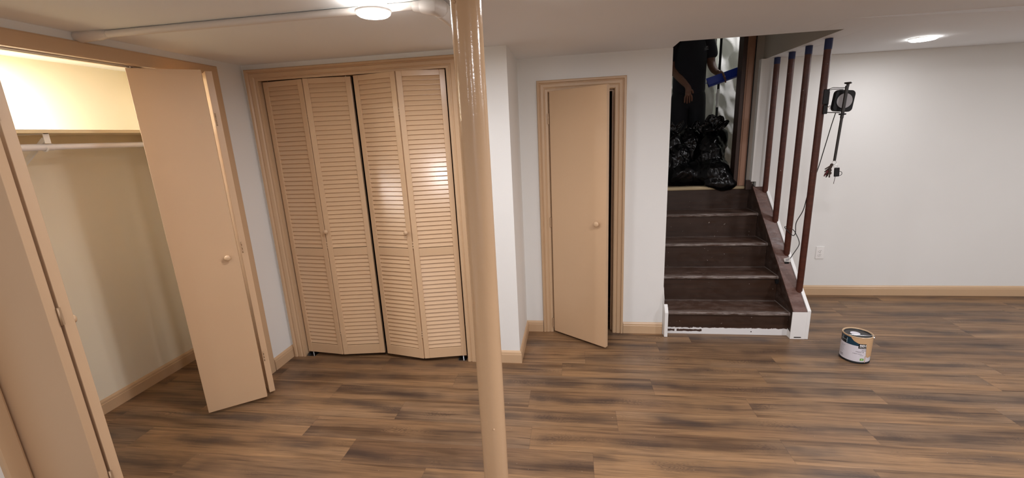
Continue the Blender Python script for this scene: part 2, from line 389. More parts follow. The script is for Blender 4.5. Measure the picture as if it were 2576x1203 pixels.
wall('wall_stair_return', M['drywall'], [(1.5835, 1.656, YR+.055, HY1+.03, 1.05, UP)])

# ------------------------------------------------------------------ casings (mitred profile round an opening)
def casing(name, m, P, n, a0, a1, zt, prof, u_axis, tk=1.0):
    """P base point on wall plane, u_axis along wall, n out of the wall; prof = [(distance from opening, projection)]"""
    u = Vector(u_axis); n = Vector(n); P = Vector(P); b = MB(); vs = []
    for d, h in prof:
        for (a, z) in ((a0-d, 0.001), (a0-d, zt+d*tk), (a1+d, zt+d*tk), (a1+d, 0.001)): vs.append(P+u*a+Vector((0, 0, z))+n*h)
    fs = []
    k = len(prof)
    for i in range(k-1):
        for j in range(3): fs.append((i*4+j, i*4+j+1, (i+1)*4+j+1, (i+1)*4+j))
    fs.append(tuple(i*4 for i in range(k))); fs.append(tuple(i*4+3 for i in range(k))[::-1])
    return struct(b.add(vs, fs).build(name, m, sharp=20))
PROF = [(-.012, -.10), (-.012, .006), (-.006, .011), (.008, .012), (.011, .008), (.014, .008), (.020, .013), (.036, .014), (.040, .010), (.043, .010), (.048, .018), (.058, .018), (.062, .013), (.063, 0)]
def pw(wd, proj=1): return [(d if d < 0 else d*wd/.063, h if h < 0 else h*proj) for d, h in PROF]
casing('trim_1', M['trim'], (0, YB, 0), (0, -1, 0), O2[0], O2[1], O2[2], [(-.002, -.10), (-.002, .006)]+pw(.088, 1.2)[2:], (1, 0, 0), .82)
casing('trim_2', M['trim'], (0, YA, 0), (0, -1, 0), O3[0], O3[1], O3[2], pw(.072, 1.1), (1, 0, 0))
FL = [(-.012, -.10), (-.012, .009), (-.006, .012), (.048, .015), (.054, .012), (.058, 0)]
casing('trim_3', M['trim'], (XL, 0, 0), (1, 0, 0), O1[0], O1[1], O1[2]+.008, FL, (0, 1, 0))

# ------------------------------------------------------------------ baseboards
BP = [(.0135, 0), (.0135, .066), (.0115, .069), (.0115, .073), (.010, .082), (.004, .091), (.0, .094)]
def baseboard(path, names, ends=None):
    """path on the wall line walked with the room on the right hand side"""
    n = len(path); off = []
    for i in range(n):
        def nrm(a, b):
            d = (Vector(b)-Vector(a)).normalized(); return Vector((d.y, -d.x))
        ns = []
        if i > 0: ns.append(nrm(path[i-1], path[i]))
        if i < n-1: ns.append(nrm(path[i], path[i+1]))
        if len(ns) == 1: off.append(ns[0])
        else: m_ = (ns[0]+ns[1]).normalized(); off.append(m_/m_.dot(ns[0]))
    for i, nm in enumerate(names):
        if not nm: continue
        b = MB(); vs = []
        for d, z in BP:
            for k in (i, i+1): p = Vector(path[k])+off[k]*d; vs.append((p.x, p.y, z))
        for k in (i, i+1): vs.append((path[k][0], path[k][1], 0))
        m_ = len(BP); fs = [(2*j, 2*j+1, 2*j+3, 2*j+2) for j in range(m_-1)]
        fs += [tuple(2*j for j in range(m_))+(2*m_,), tuple(2*j+1 for j in range(m_))[::-1]+(2*m_+1,)]
        struct(b.add(vs, fs).build(nm, M['trim'], sharp=20))
baseboard([(XL, 2.586), (XL, YB), (O2[0]-.092, YB)], ['baseboard_left', 'baseboard_corner'])
baseboard([(O2[1]+.092, YB), (XA, YB), (XA, YA), (O3[0]-.074, YA)], ['baseboard_back', 'baseboard_alcove', 'baseboard_center'])
baseboard([(O3[1]+.074, YA), (XW-.002, YA)], ['baseboard_stair'])
baseboard([(1.66, YR), (XR, YR)], ['baseboard_right'])
baseboard([(XL, YF), (XL, O1[0]-.06)], ['baseboard_front_left'])
baseboard([(-3.0, .95), (-3.0, 2.71), (XL-.1, 2.71)], ['baseboard_closet', 'baseboard_closet_side'])

# ------------------------------------------------------------------ round knob
def knob(c, n, r=.017, m=None, parent=None, name='knob'):
    prof = [(.0065, 0), (.0065, .010), (r*.55, .013), (r*.92, .018), (r, .023), (r*.93, .0285), (r*.7, .032), (r*.3, .0338), (0.0003, .034)]
    return MB().lathe(prof, c, n, 28).build(name, m or M['trim'], parent, sharp=60)

# ------------------------------------------------------------------ flat bifold doors of the left closet
TH = .034
def leaf_frame(a, b):
    a, b = Vector((*a, 0)), Vector((*b, 0)); u = (b-a).normalized(); return a, b, u
def flat_leaf(name, a, b, back, z0, z1, parent, m=None):
    """a-b is the face seen from the room, back the direction of the thickness"""
    A, B, u = leaf_frame(a, b); bk = Vector((*back, 0)); bk = (bk-u*bk.dot(u)).normalized()*TH
    return MB().prism([A+Vector((0, 0, z0)), B+Vector((0, 0, z0)), B+bk+Vector((0, 0, z0)), A+bk+Vector((0, 0, z0))], (0, 0, z1-z0)).build(name, m or M['door'], parent, bevel=.0018)
def hinge(p, z, parent, r=.006, h=.06, leafdir=None, plate=.018):
    b = MB()
    for k in range(3): b.tube([(p[0], p[1], z-h/2+k*h/3+.0008), (p[0], p[1], z-h/2+(k+1)*h/3-.0008)], r, 10)
    if leafdir:
        for d in leafdir:
            d = Vector((*d, 0)).normalized(); nn = Vector((-d.y, d.x, 0)); b.obox(Vector((p[0], p[1], z))+d*plate/2, d*plate/2, nn*.0012, Vector((0, 0, h/2)))
    return b.build('hinge', M['metal'], parent)
ZB, ZT = .022, 2.043
# right-hand pair
bf = thing('bifold_door', 'plain tan bifold door folded half open at the right side of the left-hand closet', 'door', (-2.1, 2.25, 0))
fa, fb = (-2.265, 2.046), (-2.008, 2.238)
lA = flat_leaf('door_panel', fa, fb, (-.6, .8), ZB, ZT, bf)
ga, gb = (-2.232, 2.500), (-2.002, 2.308)           # far leaf: room-side end faces the camera
uB = (Vector(gb)-Vector(ga)).normalized(); nB = Vector((-uB.y, uB.x))*-1
lB = flat_leaf('door_panel', ga, gb, (-.64, -.77), ZB, ZT, bf)
uA = (Vector(fb)-Vector(fa)).normalized(); nA = Vector((uA.y, -uA.x))
kp = Vector(fb)-uA*.055
knob((kp.x, kp.y, .985), (nA.x, nA.y, 0), .0175, M['trim'], lA)
for z in (.30, 1.03, 1.78): hinge((-1.999, 2.266), z, bf, .003, .07)
MB().tube([(-2.25, 2.066, ZT), (-2.25, 2.066, ZT+.018)], .006, 8).build('guide_pin', M['steel'], bf)
# left-hand pair
bl = thing('bifold_door', 'plain tan bifold door folded flat, cropped by the left edge of the photo', 'door', (-2.1, 1.22, 0))
lD = flat_leaf('door_panel', (-2.24, 1.187), (-1.93, 1.2165), (0, 1), ZB, ZT, bl)
lC = flat_leaf('door_panel', (-1.927, 1.2945), (-2.243, 1.350), (0, -1), ZB, ZT, bl)
uC = Vector((-.316, .0555)).normalized(); nC = Vector((.0555, .316)).normalized()
kc = Vector((-1.927, 1.2945))+uC*.066
knob((kc.x, kc.y, .985), (nC.x, nC.y, 0), .0175, M['trim'], lC)
for z in (.30, 1.03, 1.78):
    MB().obox((-1.9265, 1.256, z), (.0012, 0, 0), (0, .0048, 0), (0, 0, .035)).tube([(-1.9275, 1.252, z-.035), (-1.9275, 1.252, z+.035)], .0035, 10).build('hinge', M['metal'], bl)
MB().tube([(-2.25, 1.336, ZT), (-2.25, 1.336, ZT+.018)], .006, 8).build('guide_pin', M['steel'], bl)
# overhead track
tr = MB(); tr.box(-2.268, -2.236, O1[0]+.015, O1[1]-.015, 2.0485, 2.051); tr.box(-2.268, -2.2655, O1[0]+.015, O1[1]-.015, 2.036, 2.0485); tr.box(-2.2385, -2.236, O1[0]+.015, O1[1]-.015, 2.036, 2.0485)
tr = MB().box(-2.268, -2.266, O1[0]+.015, O1[1]-.015, 2.046, 2.060).box(-2.238, -2.236, O1[0]+.015, O1[1]-.015, 2.046, 2.060).box(-2.268, -2.236, O1[0]+.015, O1[1]-.015, 2.058, 2.061)
tag(tr.build('door_track', M['steel']), 'thin metal bifold track under the head of the left-hand closet', 'track')

# ------------------------------------------------------------------ closet shelf, bracket, rod
sh = thing('closet_shelf', 'cream shelf on wall cleats inside the left-hand closet', 'shelf', (-2.8, 1.8, 1.74))
MB().box(-3.0, -2.62, .951, 2.709, 1.735, 1.753).build('shelf_board', M['shelf'], sh, bevel=.001)
MB().box(-3.0, -2.982, .951, 2.709, 1.665, 1.735).build('cleat', M['shelf'], sh)
MB().box(-2.982, -2.66, 2.69, 2.709, 1.665, 1.735).build('cleat', M['shelf'], sh)
MB().box(-2.982, -2.66, .951, .970, 1.665, 1.735).build('cleat', M['shelf'], sh)
br = MB(); yb = 1.885
br.box(-2.982, -2.635, yb-.011, yb+.011, 1.731, 1.7345); br.box(-2.6385, -2.635, yb-.013, yb+.013, 1.685, 1.7345); br.box(-2.9985, -2.995, yb-.011, yb+.011, 1.42, 1.665)
br.prism([(-2.645, yb-.004, 1.70), (-2.66, yb-.004, 1.715), (-2.995, yb-.004, 1.475), (-2.995, yb-.004, 1.445)], (0, .008, 0))
arc = [(-2.665+.021*cos(a), yb, 1.667+.021*sin(a)) for a in [radians(-200+i*20) for i in range(11)]]
br.tube(arc, .004, 8)
br.build('shelf_bracket', M['white_plastic'], sh)
rod = thing('closet_rod', 'white metal hanging rod under the shelf in the left-hand closet', 'rod', (-2.665, 1.8, 1.667))
MB().tube([(-2.665, .951, 1.667), (-2.665, 1.92, 1.667)], .0172, 20).build('outer_tube', M['rod'], rod)
MB().tube([(-2.665, 1.90, 1.667), (-2.665, 2.708, 1.667)], .0152, 20).build('inner_tube', M['rod'], rod)
for yy in (.955, 2.700): MB().tube([(-2.665, yy, 1.667), (-2.665, yy+.008, 1.667)], .030, 20).build('flange', M['white_plastic'], rod)

# ------------------------------------------------------------------ louvred bifold doors
PITCH_S = .0307
def louvre_leaf(a, b, z0, z1, parent):
    A, B, u = leaf_frame(a, b); w_ = (B-A).length; n = Vector((u.y, -u.x, 0))       # n towards the room
    if n.y > 0: n = -n
    P = lambda x, y, z: A+u*x+n*y+Vector((0, 0, z))
    st = .036; tk = .028
    fr = MB()
    def bar(x0, x1, za, zb, front=0, back=-tk): fr.prism([P(x0, front, za), P(x1, front, za), P(x1, back, za), P(x0, back, za)], (0, 0, zb-za))
    bar(0, st, z0, z1); bar(w_-st, w_, z0, z1); bar(st, w_-st, z1-.035, z1, -.001); bar(st, w_-st, .820, .877, -.001); bar(st, w_-st, z0, .105, -.001)
    o = fr.build('door_panel', M['louvre'], parent, bevel=.0016)
    sl = MB()
    def bank(za, zb):
        k = int(round((zb-za)/PITCH_S)); p = (zb-za)/k
        for i in range(k):
            zc = za+p*i
            lo, hi, t = zc+.0042, zc+.0372, .0085
            yf, yk = -.0030, -.0135
            hi = min(hi, zb+.004)
            # rounded nose slat, lower edge at the front
            prof = [(yf-.001, lo), (yf, lo+.0012), (yf, lo+.0025), (yk, hi), (yk-t*.8, hi-.001), (yf-t, lo+.0004)]
            sl.prism([P(st-.003, y, z) for y, z in prof], u*(w_-2*st+.006))
    bank(.105, .820); bank(.877, z1-.035)
    sl.build('slats', M['louvre'], o)
    return o, A, B, u, n
L1 = thing('louvred_bifold_door', 'left louvred tan bifold door pair with its knob on the fold line', 'door', (-1.77, 2.80, 0), 'louvred closet doors')
p1 = louvre_leaf((-2.088, 2.826), (-1.778, 2.790), .030, 2.043, L1)
p2 = louvre_leaf((-1.771, 2.790), (-1.455, 2.836), .030, 2.045, L1)
L2 = thing('louvred_bifold_door', 'right louvred tan bifold door pair beside the round post, folded out slightly more', 'door', (-1.11, 2.78, 0), 'louvred closet doors')
p3 = louvre_leaf((-1.431, 2.826), (-1.118, 2.762), .030, 2.046, L2)
p4 = louvre_leaf((-1.110, 2.764), (-.806, 2.829), .030, 2.048, L2)
knob((-1.757, 2.790, 1.008), tuple(p2[4]), .0165, M['trim'], p2[0])
knob((-1.143, 2.767, .998), tuple(p3[4]), .0165, M['trim'], p3[0])
for z in (.22, .90, 1.80):
    hinge((-1.7745, 2.795), z, L1, .0045, .055, [(-.9, .1), (.9, .1)], .008)
    hinge((-1.114, 2.7675), z, L2, .0045, .055, [(-.9, .15), (.9, .15)], .008)
for t_, xs in ((L1, (-2.06, -1.49)), (L2, (-1.40, -.83))):
    for x in xs:
        MB().tube([(x, 2.845, 2.044), (x, 2.845, 2.058)], .005, 8).build('guide_pin', M['steel'], t_)
for t_, x in ((L1, -2.055), (L2, -.835)):
    MB().box(x-.03, x+.03, 2.80, 2.86, .001, .003).box(x-.03, x-.028, 2.80, 2.86, .001, .02).tube([(x, 2.838, .003), (x, 2.838, .03)], .005, 8).build('floor_bracket', M['steel'], t_)

# ------------------------------------------------------------------ small door, ajar
sd = thing('closet_door', 'narrow plain tan door standing ajar beside the staircase', 'door', (-.185, 3.31, 0))
ha, hb = (-.170, 3.300), (.224, 3.021)
U = (Vector(hb)-Vector(ha)).normalized()
ld = flat_leaf('door_panel', ha, hb, (.6, .8), .018, 1.914, sd)
N3 = Vector((U.y, -U.x)); kq = Vector(hb)-U*.068
knob((kq.x, kq.y, .972), (N3.x, N3.y, 0), .021, M['trim'], ld)
for z in (.09, .94, 1.72):
    b = MB(); b.tube([(-.180, 3.302, z-.038), (-.180, 3.302, z+.038)], .006, 12); b.obox((-.180, 3.315, z), (.0015, 0, 0), (0, .012, 0), (0, 0, .038)); b.build('hinge', M['metal'], sd)
# jamb stop
st_ = MB().box(O3[1]+.0005-.014, O3[1]-.0125+.001-.010, YA+.045, YA+.058, 0.001, O3[2]-.012)
struct(MB().box(.289, .3005, YA+.045, YA+.08, .001, 1.91).box(-.178, -.1665, YA+.045, YA+.08, .001, 1.91).box(-.1665, .289, YA+.045, YA+.08, 1.8985, 1.91).build('trim_4', M['trim']))

# ------------------------------------------------------------------ round steel column
col_ = thing('support_post', 'glossy tan round steel post standing in the middle of the room', 'post', (-.298, 1.318, 0))
px, py = -.298, 1.318
MB().tube([(px, py, .006), (px, py, 1.0), (px, py, CEIL-.006)], .0448, 64, True).build('post_shaft', M['pole'], col_)
MB().box(px-.07, px+.07, py-.07, py+.07, .0, .006).build('base_plate', M['pole'], col_)
MB().box(px-.07, px+.07, py-.07, py+.07, CEIL-.006, CEIL-.0005).build('top_plate', M['pole'], col_)
for ang, z in ((-.55, 1.985), (.25, .62)):
    MB().lathe([(.0, .0), (.004, .001), (.0045, .003), (.0015, .006), (.0002, .0062)][1:], (px+.0443*sin(ang), py-.0443*cos(ang), z), (sin(ang), -cos(ang), 0), 10).build('paint_blob', M['pole'], col_)

# ------------------------------------------------------------------ painted pipe under the ceiling
pp = thing('ceiling_pipe', 'painted drain pipe under the ceiling with an elbow beside the round post', 'pipe', (-.54, 1.77, 2.12))
zc = 2.139
MB().tube([(XL+.002, 1.812, zc), (-.60, 1.818, zc)], .0150, 24).build('pipe_run', M['pipe'], pp)
MB().tube([(XL+.001, 1.812, zc), (XL+.12, 1.812, zc), (XL+.16, 1.812, zc)], [.026, .0225, .0155], 24).build('pipe_flange', M['pipe'], pp)
z2 = 2.1205
MB().tube([(-.625, 1.818, zc-.002), (-.575, 1.815, zc-.008)], [.019, .025], 24).build('pipe_coupling', M['pipe'], pp)
MB().tube([(-.585, 1.812, zc-.008), (-.555, 1.800, z2+.004), (-.53, 1.795, z2), (-.518, 1.81, z2), (-.518, 1.84, z2)], [.025, .029, .031, .033, .034], 24).build('pipe_elbow', M['pipe'], pp)
MB().tube([(-.518, 1.815, z2), (-.518, 1.850, z2)], .0345, 28).build('pipe_coupling', M['pipe'], pp)
MB().tube([(-.518, 1.852, z2), (-.518, 1.88, z2)], .0335, 28).build('pipe_coupling', M['pipe'], pp)
MB().tube([(-.518, 1.88, z2), (-.510, 2.42, z2), (-.509, 2.46, z2+.006), (-.509, 2.475, CEIL-.002)], [.031, .031, .030, .028], 24).build('pipe_run', M['pipe'], pp)

# ------------------------------------------------------------------ ceiling lights
def ceil_light(x, y, z, watt, label, r=.078, group=None):
    t = thing('ceiling_light', label, 'ceiling light', (x, y, z), group)
    MB().lathe([(r+.004, 0), (r+.004, -.004), (r+.001, -.007), (r-.002, -.008)], (x, y, z-.0005), n=48).build('light_ring', M['lamp_ring'], t)
    MB().lathe([(r-.002, -.004), (r-.002, -.013), (r*.85, -.019), (r*.5, -.0215), (.0003, -.022)], (x, y, z), n=48).build('light_diffuser', M['diffuser'], t)
    ld_ = bpy.data.lights.new('light', 'AREA'); ld_.shape = 'DISK'; ld_.size = 2*r*.95; ld_.energy = watt; ld_.color = LAMP_COL
    lo = bpy.data.objects.new('light', ld_); C.objects.link(lo); lo.parent = t; lo.location = (0, 0, -.0235)
    return t
for i, (x, y, e) in enumerate(ROOM_LAMPS):
    lb = {0: 'round white LED ceiling light near the pipe and round post', 1: 'round white LED ceiling light on the right, near the bare wall'}.get(i, 'unseen round white LED ceiling light added to light the room')
    t_ = ceil_light(x, y, CEIL-(.012 if i == 1 else .040 if i == 0 else 0), e, lb, .066 if i == 0 else .078, 'round LED ceiling lights')
    if i == 0: MB().box(x-.04, x+.04, y-.045, 1.802, CEIL-.040, CEIL-.0005).build('junction_box', M['pipe'], t_, bevel=.003)
ceil_light(CLOSET_LAMP[0], CLOSET_LAMP[1], CEIL, CLOSET_LAMP[2], 'round ceiling light inside the left-hand closet')
ceil_light(UPPER_LAMP[0], UPPER_LAMP[1], UPPER_LAMP[2]+.02, UPPER_LAMP[3], 'unseen round ceiling light added upstairs to backlight the dust sheets')

# ------------------------------------------------------------------ staircase
stc = thing('staircase', 'dark brown worn wooden stairs with a white-edged stringer and round balusters', 'stairs', (1.17, 3.8, 0))
NY = lambda n: 3.305+.243*(n-1)
NZ = lambda n: .197+.2145*(n-1)
SX0, SX1 = XW+.004, 1.632
for n in range(1, 6):
    yf = NY(n)+.022; zb = 0.001 if n == 1 else NZ(n-1)
    r_ = MB().box(SX0, SX1, yf, yf+.018, zb, NZ(n)-.030).build('riser', M['riser'], stc)
for n in range(1, 5):
    y, z = NY(n), NZ(n)
    prof = [(y+.012, z), (y+.004, z-.004), (y, z-.012), (y+.001, z-.021), (y+.007, z-.028), (y+.014, z-.030), (y+.2655, z-.030), (y+.2655, z)]
    MB().prism([(SX0, a, b) for a, b in prof], (SX1-SX0, 0, 0)).build('tread', M['tread'], stc)
y, z = NY(5), NZ(5)
MB().prism([(SX0, a, b) for a, b in [(y+.02, z+.004), (y+.004, z), (y-.004, z-.012), (y-.001, z-.024), (y+.008, z-.03), (y+.06, z-.03), (y+.06, z+.004)]], (SX1-.02-SX0, 0, 0)).build('landing_nosing', M['nosing'], stc)
MB().box(SX0, 1.60, y+.045, y+.10, z-.10, z-.001).build('threshold', M['landing'], stc)
MB().box(SX0, SX1, NY(1)+.0195, NY(1)+.0218, .001, .062).build('toe_strip', M['toe'], stc)
# stringer: sloping plank whose top carries the balusters
sl = .2145/.243
def zs(y): return .217+(y-3.272)*sl
SY0, SY1 = 3.272, 4.214
ST = [(SY0, 0.001), (SY0, zs(SY0)), (SY1, zs(SY1)), (SY1, .001)]
MB().prism([(SX1+.001, a, b) for a, b in ST], (.098, 0, 0)).prism([(SX1+.001, 4.2145, .001), (SX1+.001, 4.2145, zs(4.2145)), (SX1+.001, 4.32, zs(4.26)), (SX1+.001, 4.32, .001)], (.022, 0, 0)).build('stringer', M['stringer'], stc)
e0, e1 = Vector((0, SY0, zs(SY0))), Vector((0, SY1, zs(SY1)))
nn = Vector((0, -sl, 1)).normalized()*.007
MB().prism([(1.642, e0.y, e0.z), (1.642, e1.y, e1.z), (1.642, e1.y+nn.y, e1.z+nn.z), (1.642, e0.y+nn.y, e0.z+nn.z)], (.088, 0, 0)).prism(
    [(1.631, e0.y, e0.z), (1.631, e1.y, e1.z), (1.631, e1.y+nn.y*1.7, e1.z+nn.z*1.7), (1.631, e0.y+nn.y*1.7, e0.z+nn.z*1.7)], (.013, 0, 0)).build('stringer_cap', M['stringer_cap'], stc, bevel=.002)
WS = [(SY0-.006, 0.001), (SY0-.006, zs(SY0)+.014), (SY1, zs(SY1)+.022), (SY1, .001)]
MB().prism([(1.731, a, b) for a, b in WS], (.024, 0, 0)).build('white_side_board', M['white_board'], stc, bevel=.0015)
MB().box(1.628, 1.7308, SY0-.006, SY0-.0005, .001, zs(SY0)+.004).build('white_end_board', M['white_board'], stc)
MB().box(1.655, 1.705, SY0-.0075, SY0-.0062, .012, .019).build('end_board_notch', M['slot'], stc)
MB().prism([(1.6312, SY0, .001), (1.6312, SY0, .05), (1.6312, NY(1)+.02, .062), (1.6312, NY(1)+.02, .001)], (-.002, 0, 0)).build('toe_strip', M['white_board'], stc)
# white skirt board against the left wall
LS = [(3.258, .001), (3.258, .232), (3.40, .232+.142*sl), (3.40, .001)]
MB().prism([(XW+.004, a, b) for a, b in [(3.258, .001), (3.258, .205), (3.275, .235), (3.302, .262), (3.302, .001)]], (.026, 0, 0)).build('white_end_board', M['white_board'], stc, bevel=.0015)
MB().prism([(XW+.001, a, b) for a, b in [(3.302, .001), (3.302, .30), (3.335, .385), (4.27, 1.20), (4.27, .9), (3.335, .001)]], (.0035, 0, 0)).build('wall_skirt', M['white_board'], stc)
# balusters
BAL = [(4.170, .055), (3.915, .055), (3.662, .06), (3.408, .07)]
for by, tp in BAL:
    bz = zs(by)+.006; r = .0225; bx = 1.712 if by > 3.6 else 1.712
    bx = 1.731-.006
    b = MB().tube([(bx, by, bz-.012), (bx, by, bz-.004), (bx, by, CEIL-.004)], [r*.9, r, r], 28)
    o = b.build('baluster', M['baluster'], stc)
    MB().tube([(bx, by, CEIL-tp), (bx, by, CEIL-.002)], r+.0008, 28).build('tape_band', M['bluetape'], o)

# ------------------------------------------------------------------ doorway casing at the top of the stairs
struct(MB().box(1.515, 1.577, HY1-.018, HY1-.001, NZ(5)+.005, UP).box(1.527, 1.565, HY1-.022, HY1-.018, NZ(5)+.005, UP).build('trim_5', M['oldcase']))
struct(MB().box(1.5775, 1.583, HY1-.03, HY1-.012, NZ(5)+.005, UP).build('gap_shade_strip', M['slot']))  # dark strip standing for the shade in the gap beside the casing
struct(MB().box(1.482, 1.5145, HY1-.012, HY1+.10, NZ(5)+.005, UP).build('trim_6', M['jamb_dark']))
struct(MB().box(.74, .80, HY1-.016, HY1-.001, NZ(5)+.005, UP).build('trim_7', M['jamb_dark']))
struct(MB().box(1.583, 1.6315, YR+.02, YR+.064, NZ(5)-.03, NZ(5)+.055).build('trim_8', M['jamb_dark']))

# ------------------------------------------------------------------ wall outlet
ol = thing('wall_outlet', 'white double socket outlet low on the bare right-hand wall', 'outlet', (2.272, YR, .417))
ox, oz, oy = 2.272, .417, YR
MB().box(ox-.036, ox+.036, oy-.006, oy-.0002, oz-.059, oz+.059).build('cover_plate', M['white_plastic'], ol, bevel=.002)
for dz in (-.0195, .0195):
    s_ = MB().lathe([(.0162, 0), (.0162, .0025), (.0155, .003), (.0002, .003)], (ox, oy-.0058, oz+dz), (0, -1, 0), 24).build('socket', M['white_plastic'], ol)
    sl_ = MB().box(ox-.0075, ox-.0055, oy-.0095, oy-.0086, oz+dz+.001, oz+dz+.009).box(ox+.0055, ox+.0075, oy-.0095, oy-.0086, oz+dz+.001, oz+dz+.008)
    sl_.tube([(ox, oy-.0095, oz+dz-.007), (ox, oy-.0086, oz+dz-.007)], .0024, 10); sl_.build('socket_slots', M['slot'], s_)
MB().lathe([(.003, 0), (.003, .0012), (.0002, .0016)], (ox, oy-.006, oz), (0, -1, 0), 10).build('screw', M['steel'], ol)

# ------------------------------------------------------------------ paint can
cx, cy, R, Hc = 1.921, 2.998, .0835, .192
can = thing('paint_can', 'gallon paint can with tan drips and a white label on the plank floor', 'paint can', (cx, cy, 0))
MB().lathe([(.0003, .004), (R-.004, .004), (R-.002, 0), (R+.0018, .001), (R+.0022, .008), (R, .011), (R, Hc-.012)], (cx, cy, 0), n=64).build('can_body', M['black'], can)
MB().lathe([(R, Hc-.012), (R+.0025, Hc-.008), (R+.003, Hc-.002), (R+.001, Hc), (R-.0025, Hc-.001), (R-.0035, Hc-.005), (R-.006, Hc-.007)], (cx, cy, 0), n=64).build('can_rim', M['canmetal'], can)
lid = MB().lathe([(R-.0045, Hc-.007), (R-.007, Hc-.0045), (R-.010, Hc-.0045), (R-.012, Hc-.009), (.0003, Hc-.009)], (cx, cy, 0), n=64).build('can_lid', M['lid'], can)
base_a = atan2(0-cy, 0-cx)            # direction of the viewer as seen from the can
def cp(phi, z, r=R+.0006):            # phi: angle to the right of the viewer direction
    a = base_a+phi; return Vector((cx+r*cos(a), cy+r*sin(a), z))
def patch(name, m, p0, p1, z0, z1, r=R+.0006, top=None, bot=None, n=36, parent=can):
    b = MB(); vs = []
    for i in range(n+1):
        ph = p0+(p1-p0)*i/n
        zb = bot(i/n) if bot else z0; zt = top(i/n) if top else z1
        vs += [cp(ph, zb, r), cp(ph, zt, r)]
    b.add(vs, [(2*i, 2*i+2, 2*i+3, 2*i+1) for i in range(n)], 0, True)
    return b.build(name, m, parent)
lw = patch('paper_label', M['label_white'], -pi*.98, pi*.98, .014, .128, n=90)
lt = patch('label_picture', M['label_teal'], -pi*.98, pi*.98, .128, Hc-.013, R+.0006, n=90)
patch('picture_detail', M['label_black'], radians(-85), radians(-38), .129, .170, R+.0010, parent=lt)
patch('picture_detail', M['label_grey'], radians(-38), radians(-34.5), .134, .168, R+.0012, n=4, parent=lt)
patch('picture_detail', M['label_grey'], radians(-60), radians(-58), .152, .170, R+.0012, n=4, parent=lt)
patch('picture_detail', M['label_grey'], radians(-72), radians(-38), .150, .153, R+.0012, parent=lt)
patch('brand_panel', M['label_black'], radians(10), radians(48), .112, .145, R+.0012, parent=lw)
patch('green_square', M['green'], radians(22), radians(37), .024, .040, R+.0012, parent=lw)
patch('green_square_mark', M['ink_white'], radians(27), radians(32), .030, .034, R+.0016, n=4, parent=lw)
def can_text(body, size, p0, z, m, name='label_text', r=R+.0018, bold=0, width=None):
    cu = bpy.data.curves.new('txt', 'FONT'); cu.body = body; cu.size = size; cu.offset = bold
    to = bpy.data.objects.new('txt', cu); C.objects.link(to)
    dg = bpy.context.evaluated_depsgraph_get(); me = bpy.data.meshes.new_from_object(to.evaluated_get(dg))
    C.objects.unlink(to); bpy.data.objects.remove(to)
    bm = bmesh.new(); bm.from_mesh(me)
    bmesh.ops.subdivide_edges(bm, edges=[e for e in bm.edges if e.calc_length() > .004], cuts=2)
    xs = max((v.co.x for v in bm.verts), default=1) or 1; k = (width/xs) if width else 1
    for v in bm.verts:
        q = cp(p0+v.co.x*k/R, z+v.co.y, r); v.co = q-Vector((cx, cy, 0))
    bm.to_mesh(me); bm.free(); me.materials.clear(); me.materials.append(m); me.name = name
    o = bpy.data.objects.new(name, me); C.objects.link(o); o.parent = lw; o.location = (0, 0, 0); return o
lw.location = (0, 0, 0)
can_text('BEHR', .020, radians(14), .1275, M['ink_white'], bold=.0006, width=.052)
can_text('PREMIUM', .0085, radians(14), .1165, M['ink_white'], width=.040)
can_text('PAINT &', .0095, radians(3), .084, M['ink'], width=.044)
can_text('PRIMER', .0085, radians(24), .096, M['ink'], width=.03)
can_text('CABINET, DOOR', .0060, radians(-8), .070, M['ink'], width=.050)
can_text('& TRIM', .0055, radians(20), .061, M['ink'], width=.018)
for k in range(7):
    can_text(['INTERIOR / EXTERIOR', 'SATIN ENAMEL', 'low odor low voc', 'durable finish', 'soap and water clean up', 'dries in 1 hour', 'one gallon'][k], .0048, radians(-66), .108-.0085*k, M['ink'], width=[.038, .030, .034, .028, .036, .024, .022][k])
can_text('NET CONTENTS', .0055, radians(-66), .040, M['ink'], bold=.0003, width=.028)
can_text('1 GAL (3.79 L)', .0055, radians(-66), .031, M['ink'], bold=.0003, width=.032)
dz = lambda t: .176-.070*min(1, (t/.50))**.6 if t < .42 else max(.118-.02*(t-.42)*10, .052+.012*sin(t*9)) if t < .62 else .050 if t < .80 else .050+.012*(t-.8)*5
def dbot(t):
    pts = [(0, .184), (.05, .172), (.12, .160), (.20, .153), (.27, .147), (.53, .1465), (.545, .10), (.565, .062), (.62, .047), (.70, .045), (.78, .052), (.88, .04), (1, .06)]
    for (a, b), (c_, d) in zip(pts, pts[1:]):
        if t <= c_: return b+(d-b)*(t-a)/(c_-a)
    return .06
patch('paint_drip', M['drip'], radians(-22), radians(95), 0, 0, R+.0022, top=lambda t: Hc-.006, bot=dbot, n=80)
patch('paint_drip', M['drip'], radians(41), radians(43.5), .010, .060, R+.0024, n=4)
a0 = radians(-50)
MB().lathe([(.028, 0), (.028, .0008), (.0003, .0008)], (cx-.012, cy+.006, Hc-.0088), n=32).build('lid_sticker', M['label_white'], lid)
# wire bail lying across the lid
e1_, e2_ = cp(radians(88), Hc-.014, R+.006), cp(radians(-30), Hc-.016, R+.005)
wp = smooth_path([e1_, cp(radians(87), Hc-.004, R+.008), cp(radians(85), Hc+.003, R+.002), cp(radians(60), Hc+.003, R*.70), cp(radians(10), Hc+.003, R*.62), cp(radians(-22), Hc+.003, R*.90), cp(radians(-28), Hc+.001, R*1.0)])
MB().tube(wp, .0013, 8).build('bail_handle', M['steel'], can)
for e in (e1_,): MB().lathe([(.007, -.004), (.007, .001), (.0003, .002)], e, (e-Vector((cx, cy, e.z))), 14).build('handle_ear', M['steel'], can)

